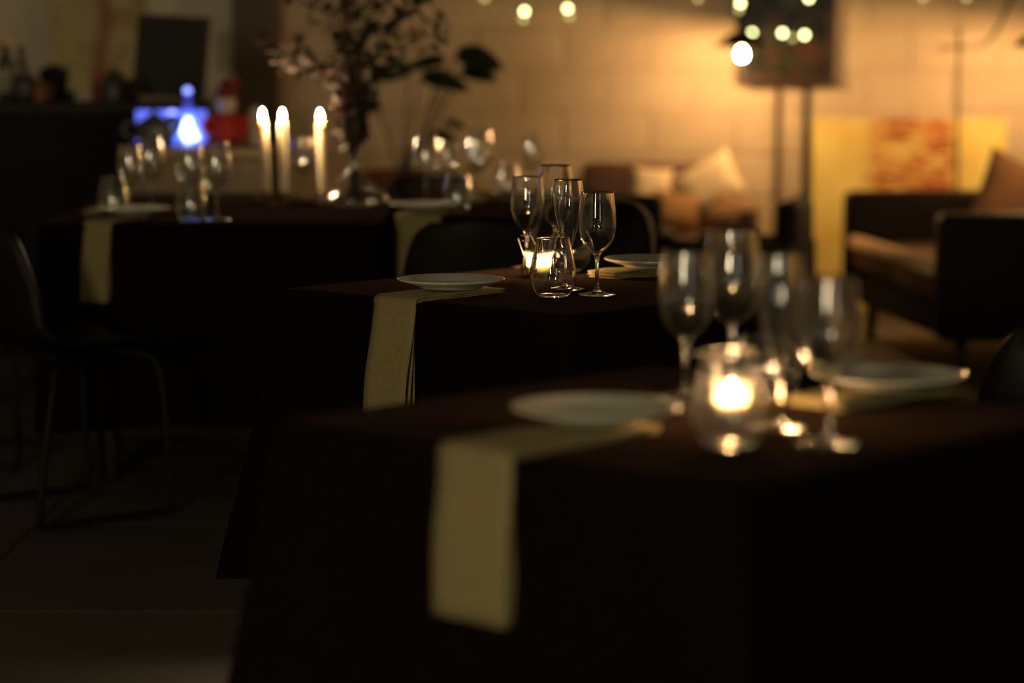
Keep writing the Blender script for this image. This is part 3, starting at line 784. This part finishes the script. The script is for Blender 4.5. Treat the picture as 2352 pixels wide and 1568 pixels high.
fairy('fairy light string looping across the framed picture', [(1.02, 11.2, 1.56)] + [(x, y, z + Z) for x, y, z in Bp] + [(1.40, 11.2, 1.46), (1.42, 11.2, 1.6)],
      [((x, y, z), False) for x, y, z in Bp] + [((1.290, 11.2, 1.306), True), ((1.362, 11.2, 1.487), False)])
D_ = [(1.906, 11.32, 1.492), (2.108, 11.32, 1.492)]
fairy('fairy light string along the top of the wall above the leaning canvas', [(1.7, 11.5, 1.6)] + [(x, y, z + Z) for x, y, z in D_] + [(2.3, 11.5, 1.62)], [((x, y, z), True) for x, y, z in D_])

# ------------------------------------------------------------------ potted plant
pp = thing('potted_plant', 'dark green large leaved plant in a tall rust brown pot against the block wall', 'plant', (-.46, 9.75, 0))
b = B(); lathe(b, [(0, .002), (.10, .002), (.115, .02), (.145, .70), (.155, .76), (.14, .765), (.13, .70), (0, .69)], 32); link('pot', b, M_pot, pp)
b = B(); lathe(b, [(0, .70), (.128, .698), (0, .705)], 20); link('soil', b, M_twig, pp)
def big_leaf(L, W):
    bm = B(); rows = []; n = 9
    for i in range(n + 1):
        f = i/n; ww = W * (math.sin(PI * min(1, .08 + .92*f) ) ** .6) * (1 - .25*f); z = -.35*L*f*f
        rows.append([(f*L, sgn*ww/2*k, z + .1*ww*k*k) for sgn, k in ((-1, 1), (-1, .5), (1, 0), (1, .5), (1, 1))])
    return sheet(bm, rows)
for (tx, ty, tz, ang, L, W) in ((.05, .05, 1.17, PI - .2, .15, .11), (.10, -.02, 1.14, -.35, .19, .10), (.19, .0, 1.21, PI - .5, .17, .07), (.24, -.02, 1.225, -.1, .19, .13), (.19, .03, .955, .2, .10, .05), (.14, -.04, .91, .1, .12, .06), (-.07, 0, 1.02, PI, .12, .07), (.26, .05, 1.165, -.6, .15, .09)):
    b = B(); tube(b, cr([(0, 0, .69), (.35*tx, ty*.3, .85), (.9*tx, ty, tz - .05), (tx, ty, tz)], 4), .005, 6); s_ = link('stalk', b, M_leaf, pp)
    b = big_leaf(L, W); o = link('leaf', b, M_leaf, s_, (tx, ty, tz)); o.rotation_euler = (.95, .1, ang)

# ------------------------------------------------------------------ bar at the left rear
bar = thing('bar_counter', 'tall black bar counter along the rear left', 'counter', (-1.80, 9.28, 0))
b = B(); rbox(b, (0, 0, 1.03), (1.36, .52, .04), .005, 1); link('counter_top', b, M_bl_leather, bar, smooth=False)
b = B(); rbox(b, (0, .02, .55), (1.32, .44, .92), .004, 1); link('body', b, M_bl_leather, bar, smooth=False)
b = B(); rbox(b, (0, .02, .045), (1.28, .40, .088), .004, 1); link('plinth', b, M_bl_leather, bar, smooth=False)
for i in range(4):
    b = B(); rbox(b, (-.495 + .33*i, -.207, .55), (.322, .014, .90), .003, 1); link('front_panel', b, M_blk_uphol, bar, smooth=False)
lo = thing('side_counter', 'lower brown counter with the blue light on it, right of the bar', 'counter', (-1.13, 8.73, 0))
b = B(); rbox(b, (0, 0, .882), (.50, .46, .036), .005, 1); link('counter_top', b, pmat('tan_counter', (.20, .13, .06), .55, var=.2), lo, smooth=False)
b = B(); rbox(b, (0, .02, .80), (.48, .40, .125), .004, 1); link('drawer_band', b, pmat('olive_panel', (.12, .085, .04), .6, var=.2), lo, smooth=False)
b = B(); rbox(b, (0, .03, .37), (.46, .38, .738), .004, 1); link('body', b, M_bl_leather, lo, smooth=False)

lp = thing('led_light_box', 'flat light box glowing blue on the lower counter', 'light box', (-1.235, 8.80, .901))
b = B(); rbox(b, (0, .012, .066), (.27, .02, .132), .004, 1); link('housing', b, M_blk_metal, lp, smooth=False)
b = B(); rbox(b, (0, -.001, .066), (.255, .006, .118), .002, 1); link('glowing_panel', b, E_led, lp, smooth=False)
ct = thing('conical_bottle', 'cone shaped glass bottle lit blue white from inside, before the light box', 'bottle', (-1.16, 8.69, .901))
b = B(); lathe(b, wall([(0, .001), (.035, .001), (.052, .006), (.048, .03), (.030, .10), (.016, .15), (.0125, .175), (.0135, .19)], .002), 32); link('body', b, frosted('blue_frosted_glass', (.25, .3, 1), .35, .5), ct)
b = B(); tube(b, cr([(.014, 0, .014), (.004, 0, .04), (-.006, 0, .065), (.002, 0, .10)], 4), [.026, .028, .027, .025, .024, .026, .027, .024, .022, .020, .017, .013, .009], 12); link('light_core', b, E_ledcore, ct)
b = B(); lathe(b, [(0, .186), (.012, .187), (.014, .196), (.010, .206), (0, .210)], 16); link('stopper', b, E_leddot, ct)
tp = thing('round_teapot', 'black round teapot silhouetted before the blue light box', 'teapot', (-1.268, 8.60, .901))
b = B(); lathe(b, [(0, .001), (.025, .001)] + [tuple(v) for v in cr([(.03, .004), (.046, .025), (.050, .048), (.042, .072), (.024, .086)], 4)] + [(0, .088)], 32); link('body', b, M_grey, tp)
b = B(); lathe(b, [(0, .086), (.024, .087), (.016, .095), (.006, .098), (.008, .106), (0, .109)], 20); link('lid', b, M_grey, tp)
b = B(); tube(b, cr([(.044, 0, .035), (.062, 0, .05), (.07, 0, .075), (.078, 0, .085)], 4), [.010, .010, .009, .009, .008, .008, .008, .007, .007, .007, .006, .006, .006], 10); link('spout', b, M_grey, tp)
b = B(); tube(b, cr([(-.040, 0, .068), (-.07, 0, .072), (-.082, 0, .05), (-.068, 0, .03), (-.046, 0, .028)], 4), .005, 8); link('handle', b, M_grey, tp)
tp.scale = (1.35, 1.1, 1.2)
dt = thing('led_indicator_cup', 'small cup with a bright blue glowing rim between teapot and lit bottle', 'cup', (-1.225, 8.745, .901))
b = B(); lathe(b, [(0, .001), (.016, .001), (.022, .11), (.0205, .11), (.015, .006), (0, .006)], 20); link('body', b, M_grey, dt)
b = B(); lathe(b, [(0, .105), (.018, .106), (.017, .122), (0, .128)], 16); link('glowing_lid', b, E_leddot, dt)

dl = thing('stuffed_doll', 'red and white stuffed doll with a dark red cap on the lower counter', 'doll', (-1.025, 8.72, .901))
b = B(); lathe(b, [(0, .001), (.05, .001)] + [tuple(v) for v in cr([(.062, .012), (.066, .045), (.055, .085), (.03, .115)], 4)] + [(0, .12)], 24); link('body', b, M_red, dl)
b = B(); lathe(b, [tuple(v) for v in cr([(0.0001, .108), (.025, .115), (.036, .145), (.03, .175), (.0001, .188)], 4)], 24); link('head', b, M_pink, dl)
b = B(); lathe(b, [(.038, .17)] + [tuple(v) for v in cr([(.037, .185), (.025, .215), (.008, .24)], 4)] + [(0, .243)], 20); link('cap', b, M_dred, dl)
b = B(); bmesh.ops.create_icosphere(b, subdivisions=2, radius=.014, matrix=Matrix.Translation((.033, -.01, .225))); link('pompom', b, M_red, dl)
for sx_ in (-1, 1):
    b = B(); tube(b, cr([(sx_*.045, -.01, .10), (sx_*.072, -.03, .075), (sx_*.06, -.055, .05)], 4), [.018, .018, .018, .017, .017, .016, .016, .015, .014], 10); link('arm', b, M_red, dl)
    b = B(); tube(b, [(sx_*.03, -.03, .022), (sx_*.045, -.09, .020)], [.02, .018], 10); link('leg', b, M_dred, dl)
jr = thing('lidded_jar', 'pale ceramic jar beside the red doll', 'jar', (-.925, 8.80, .901))
b = B(); lathe(b, [(0, .001), (.026, .001), (.031, .01), (.031, .10), (.024, .116), (.022, .116), (.022, .11), (0, .11)], 24); link('body', b, M_pink, jr)
b = B(); lathe(b, [(0, .114), (.026, .116), (.026, .126), (.008, .132), (.008, .14), (0, .143)], 20); link('lid', b, M_paper, jr)

BZ = 1.051
bt = thing('wine_bottle', 'pale labelled bottle with gold foil top at the far left of the bar', 'bottle', (-1.925, 9.25, BZ), group='bottles on the bar')
b = B(); lathe(b, [(0, .001), (.032, .001), (.034, .006), (.034, .13), (.030, .155), (.014, .185), (.013, .195), (0, .195)], 28); link('body', b, M_grn, bt)
b = B(); lathe(b, [(.0348, .035), (.0352, .036), (.0352, .115), (.0348, .116)], 28); link('label_band', b, M_paper, bt)
b = B(); lathe(b, [(0, .19), (.0145, .19), (.0145, .245), (.013, .25), (0, .25)], 20); link('foil', b, M_gold, bt)
bt = thing('wine_bottle', 'short dark bottle right of the gold topped bottle', 'bottle', (-1.875, 9.30, BZ), group='bottles on the bar')
b = B(); lathe(b, [(0, .001), (.026, .001), (.028, .006), (.028, .11), (.024, .13), (.012, .15), (.011, .19), (0, .19)], 24); link('body', b, M_grey, bt)
b = B(); lathe(b, [(0, .185), (.013, .185), (.013, .205), (0, .206)], 16); link('cap', b, M_dred, bt)
kt = thing('coffee_pot', 'dark round pot with a small pale knob on the bar', 'pot', (-1.835, 9.16, BZ))
b = B(); lathe(b, [(0, .001), (.04, .001)] + [tuple(v) for v in cr([(.05, .015), (.056, .05), (.046, .085), (.03, .1)], 4)] + [(0, .104)], 28); link('body', b, M_grey, kt)
b = B(); bmesh.ops.create_icosphere(b, subdivisions=2, radius=.013, matrix=Matrix.Translation((-.02, -.02, .118))); link('knob', b, M_pink, kt)
b = B(); tube(b, cr([(.045, 0, .03), (.075, 0, .05), (.085, 0, .075)], 4), .008, 8); link('handle', b, M_grey, kt)
bk = thing('ice_bucket', 'black round bucket on the bar behind the reddish mug', 'bucket', (-1.745, 9.27, BZ))
b = B(); lathe(b, [(0, .001), (.045, .001), (.058, .11), (.060, .115), (.055, .115), (.042, .008), (0, .008)], 28); link('body', b, M_blk_metal, bk)
b = B(); lathe(b, [(0, .14), (.03, .132), (.056, .116), (0, .114)], 24); link('lid', b, M_blk_metal, bk)
mg = thing('mug', 'reddish brown mug before the black bucket', 'mug', (-1.765, 9.09, BZ))
b = B(); lathe(b, [(0, .001), (.024, .001), (.028, .005), (.028, .07), (.0255, .07), (.0245, .008), (0, .008)], 24); link('body', b, M_pot, mg)
b = B(); tube(b, cr([(.027, 0, .058), (.045, 0, .052), (.045, 0, .025), (.027, 0, .018)], 4), .004, 8); link('handle', b, M_pot, mg)
cp = tag(link('espresso_cup', lathe(B(), [(0, .001), (.014, .001), (.022, .012), (.025, .04), (.0235, .04), (.020, .013), (0, .006)], 24), M_blk_metal, None, (-1.665, 9.15, BZ)), 'tiny black cup in the middle of the bar', 'cup')
rb = thing('sauce_bottle', 'slim red bottle left of the grey dome on the bar', 'bottle', (-1.577, 9.2, BZ))
b = B(); lathe(b, [(0, .001), (.013, .001), (.014, .004), (.014, .06), (.006, .078), (.006, .085), (0, .085)], 16); link('body', b, M_dred, rb)
b = B(); lathe(b, [(0, .083), (.007, .083), (.005, .098), (0, .1)], 12); link('cap', b, M_red, rb)
dm = thing('cake_dome', 'grey domed cover on the bar left of the chalkboard', 'dome', (-1.515, 9.26, BZ))
b = B(); lathe(b, [(0, .001), (.062, .001), (.066, .008), (.05, .012), (0, .012)], 32); link('plate', b, M_grey, dm)
b = B(); lathe(b, [(.056, .0125)] + [tuple(v) for v in cr([(.056, .05), (.045, .09), (.02, .112)], 4)] + [(0, .116)], 32); link('cover', b, M_grey, dm)
b = B(); bmesh.ops.create_icosphere(b, subdivisions=2, radius=.009, matrix=Matrix.Translation((0, 0, .122))); link('knob', b, M_grey, dm)
sg = tag(link('sugar_bowl', lathe(B(), [(0, .001), (.02, .001)] + [tuple(v) for v in cr([(.03, .01), (.037, .035), (.03, .06), (.012, .074)], 4)] + [(.006, .083), (0, .085)], 24), M_blk_metal, None, (-1.425, 9.10, BZ)), 'black round lidded bowl at the chalkboard foot', 'bowl')
ch = thing('chalkboard_sign', 'dark chalkboard sign propped on the bar, leaning back', 'sign', (-1.315, 9.30, BZ + .012)); ch.rotation_euler = (-.16, .06, -.12)
b = B(); rbox(b, (0, 0, .155), (.27, .012, .31), .003, 1); link('board', b, M_board, ch, smooth=False)
for (c, s) in (((0, -.004, .006), (.28, .02, .012)), ((0, -.004, .308), (.28, .02, .012)), ((-.136, -.004, .157), (.012, .02, .29)), ((.136, -.004, .157), (.012, .02, .29))):
    b = B(); rbox(b, c, s, .002, 1); link('frame_rail', b, M_dwood, ch, smooth=False)
ps = thing('wall_poster', 'tall olive yellow painting with a red streak on the wall behind the bar', 'painting', (-1.965, 11.56, 1.07))
m, n, l, crr, bs, tc = painting_mat('olive_red_abstract', [(.0, (.40, .30, .13)), (.42, (.55, .44, .22)), (.5, (.74, .66, .40)), (.6, (.62, .52, .27)), (1, (.80, .72, .45))], (1.2, 1, 2.4), 5.2, .75, .2, 2.0)
sx = n.new('ShaderNodeSeparateXYZ'); l.new(tc.outputs['Generated'], sx.inputs[0])
nz = n.new('ShaderNodeTexNoise'); nz.inputs['Scale'].default_value = 3.5; l.new(tc.outputs['Generated'], nz.inputs[0])
a1 = n.new('ShaderNodeMath'); a1.operation = 'MULTIPLY_ADD'; a1.inputs[1].default_value = .35; l.new(nz.outputs['Fac'], a1.inputs[0]); l.new(sx.outputs[0], a1.inputs[2])
a2 = n.new('ShaderNodeMath'); a2.operation = 'SUBTRACT'; a2.inputs[1].default_value = .74; l.new(a1.outputs[0], a2.inputs[0])
a3 = n.new('ShaderNodeMath'); a3.operation = 'ABSOLUTE'; l.new(a2.outputs[0], a3.inputs[0])
a4 = n.new('ShaderNodeMapRange'); a4.inputs[1].default_value = .03; a4.inputs[2].default_value = .11; a4.inputs[3].default_value = .8; a4.inputs[4].default_value = 0; l.new(a3.outputs[0], a4.inputs[0])
mx = n.new('ShaderNodeMix'); mx.data_type = 'RGBA'; l.new(a4.outputs[0], mx.inputs[0]); l.new(crr.outputs[0], mx.inputs[6]); mx.inputs[7].default_value = (.45, .15, .10, 1); l.new(mx.outputs[2], bs.inputs['Base Color'])
b = B(); rbox(b, (0, 0, .40), (.45, .028, .80), .004, 1); link('canvas', b, m, ps, smooth=False)
b = B(); rbox(b, (0, .018, .40), (.44, .01, .79), .002, 1); link('backing', b, M_canvas_edge, ps, smooth=False)
